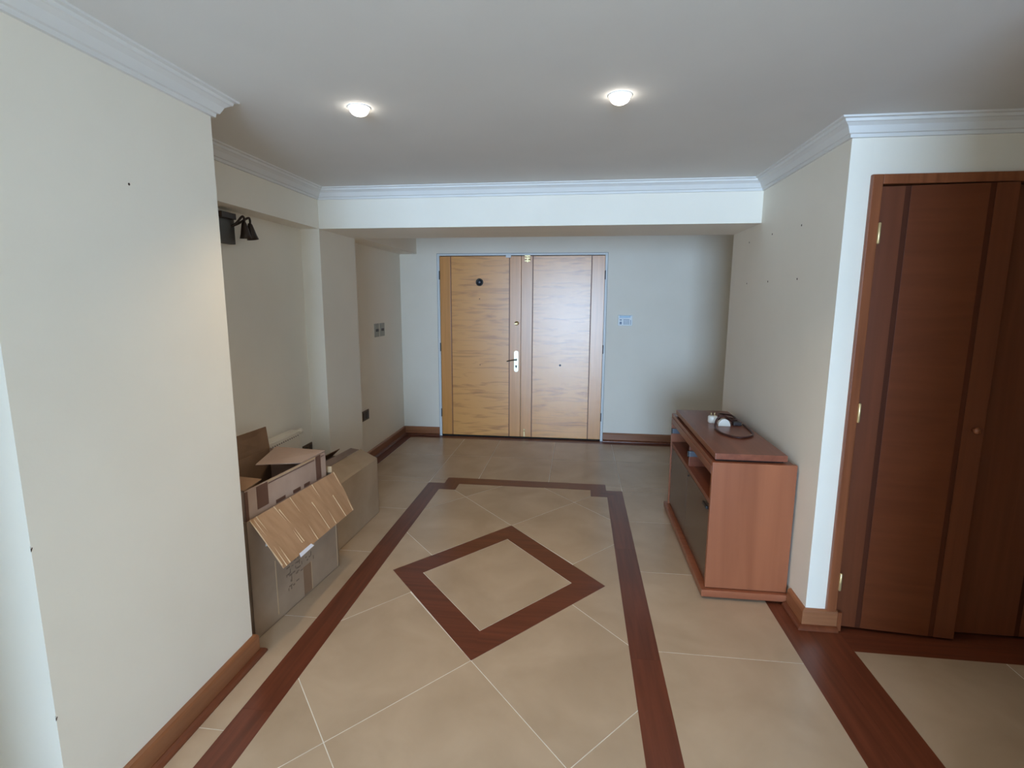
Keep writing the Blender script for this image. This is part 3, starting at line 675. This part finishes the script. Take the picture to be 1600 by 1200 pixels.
# vertical crease, tape band and printed stamp on the long side
def decal(s0, s1, z0, z1, mat, nm, par, o=0.0012): return slab(nm, [onA(s0, z0, o), onA(s1, z0, o), onA(s1, z1, o), onA(s0, z1, o)], 0.001, mat, par)
decal(0.160, 0.166, 0.03, 0.30, 'card_edge', 'crease', fa); decal(0.676, 0.682, 0.004, 0.30, 'card_edge', 'crease', fa)
decal(0.365, 0.430, 0.008, 0.16, 'card_c_in', 'tape_band', fa); decal(0.432, 0.437, 0.008, 0.16, 'card_edge', 'tape_band', fa)
rs = random.Random(3)
for k in range(46):
    u, z = 0.228+rs.random()*0.225, 0.100+rs.random()*0.135
    if z < 0.15 and u > 0.31: continue
    if rs.random() < 0.6: decal(u, u+0.010+rs.random()*0.016, z, z+0.004+rs.random()*0.004, 'stamp', 'printed_mark', fa)
    else: decal(u, u+0.004+rs.random()*0.003, z, z+0.010+rs.random()*0.014, 'stamp', 'printed_mark', fa)
slab('tape_scrap', [onA(0.105, 0.40, 0.002), onA(0.125, 0.395, 0.012), onA(0.128, 0.425, 0.010), onA(0.110, 0.432, 0.002)], 0.001, 'plastic_bit', ba)

# smaller box standing inside the front box
C0, C1 = Vector((-1.405, 1.990)), Vector((-1.348, 2.612)); CH0, CH = 0.10, 0.684
dC = (C1-C0).normalized(); nC = Vector((dC.y, -dC.x)); C2, C3 = C1-nC*0.345, C0-nC*0.345
bc = empty('cardboard_box', ((C0.x+C2.x)/2, (C0.y+C2.y)/2, CH0), 'pinkish cardboard box with brown tape standing inside the larger box', 'box', 'cardboard boxes in the alcove')
fc = wallp(C0, C1, CH0, CH, 'side_panel', 'card_c', bc)
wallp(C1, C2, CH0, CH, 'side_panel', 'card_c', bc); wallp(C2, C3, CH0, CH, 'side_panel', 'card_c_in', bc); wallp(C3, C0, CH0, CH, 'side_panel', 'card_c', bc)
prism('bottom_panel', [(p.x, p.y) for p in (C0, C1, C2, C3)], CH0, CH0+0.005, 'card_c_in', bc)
def onC(s, z, out=0.0): p = C0+dC*s+nC*out; return Vector((p.x, p.y, z))
def decC(s0, s1, z0, z1, mat, nm, o=0.0012): return slab(nm, [onC(s0, z0, o), onC(s1, z0, o), onC(s1, z1, o), onC(s0, z1, o)], 0.001, mat, fc)
LC = (C1-C0).length
decC(0.075, 0.150, 0.575, 0.680, 'tape', 'tape_band'); decC(0.0, 0.02, 0.50, 0.680, 'tape', 'tape_band'); decC(0.530, 0.575, 0.555, 0.684, 'tape', 'tape_band')
decC(0.155, 0.52, 0.668, 0.672, 'tape', 'fold_line'); decC(0.15, 0.53, 0.676, 0.683, 'card_edge', 'fold_line'); decC(0.58, 0.61, 0.668, 0.672, 'tape', 'fold_line')
for s, w in ((0.20, 0.07), (0.33, 0.06), (0.42, 0.05)): decC(s, s+w, 0.555, 0.572, 'tape', 'printed_mark')
# flaps: far flap tipped over the opening, near flap lying flat, room side flap folded in, back flap upright
c1 = Vector((C1.x, C1.y, CH+0.003)); c2 = Vector((C2.x, C2.y, CH+0.003)); c0 = Vector((C0.x, C0.y, CH+0.003)); c3 = Vector((C3.x, C3.y, CH+0.003))
slab('flap', [c1+Vector((0, 0, 0.006)), c2+Vector((0.04, 0, 0.006)), Vector((-1.575, 2.335, CH+0.006)), Vector((-1.385, 2.425, CH-0.004))], 0.004, 'card_c', bc)
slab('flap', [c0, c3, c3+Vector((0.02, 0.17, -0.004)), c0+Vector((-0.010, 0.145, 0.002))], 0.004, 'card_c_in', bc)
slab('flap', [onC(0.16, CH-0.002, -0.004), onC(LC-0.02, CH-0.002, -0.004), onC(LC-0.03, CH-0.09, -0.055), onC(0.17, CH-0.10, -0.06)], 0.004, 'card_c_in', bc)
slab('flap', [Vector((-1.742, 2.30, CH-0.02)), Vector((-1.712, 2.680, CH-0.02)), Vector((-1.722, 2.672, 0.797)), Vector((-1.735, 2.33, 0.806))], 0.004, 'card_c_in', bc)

# rear box: lower, its room side flap half closed
B0, B1 = Vector((-1.400, 2.800)), Vector((-1.385, 3.400)); BH = 0.40
B0 = Vector((-1.405, 2.815)); B1 = Vector((-1.383, 3.425))
dB = (B1-B0).normalized(); nB = Vector((dB.y, -dB.x)); B2, B3 = B1-nB*0.34, B0-nB*0.34
bb = empty('cardboard_box', ((B0.x+B2.x)/2, (B0.y+B2.y)/2, 0), 'plain grey brown cardboard box behind the others with half closed flaps', 'box', 'cardboard boxes in the alcove')
wallp(B0, B1, 0.002, BH, 'side_panel', 'card_b', bb); wallp(B1, B2, 0.002, BH, 'side_panel', 'card_b', bb)
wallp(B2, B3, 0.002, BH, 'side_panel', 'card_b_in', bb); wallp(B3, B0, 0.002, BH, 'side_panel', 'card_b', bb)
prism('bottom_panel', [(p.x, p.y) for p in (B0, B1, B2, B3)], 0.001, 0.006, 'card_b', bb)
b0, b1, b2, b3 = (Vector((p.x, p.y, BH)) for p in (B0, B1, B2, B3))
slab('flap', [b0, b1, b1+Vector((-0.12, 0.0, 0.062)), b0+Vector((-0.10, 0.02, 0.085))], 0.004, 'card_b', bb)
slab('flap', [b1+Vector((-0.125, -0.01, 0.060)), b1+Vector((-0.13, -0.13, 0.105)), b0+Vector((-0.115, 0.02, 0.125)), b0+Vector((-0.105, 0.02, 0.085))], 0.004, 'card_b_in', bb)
slab('flap', [b2, b3, b3+Vector((0.12, 0.04, 0.11)), b2+Vector((0.13, -0.15, 0.10))], 0.004, 'card_c_in', bb)
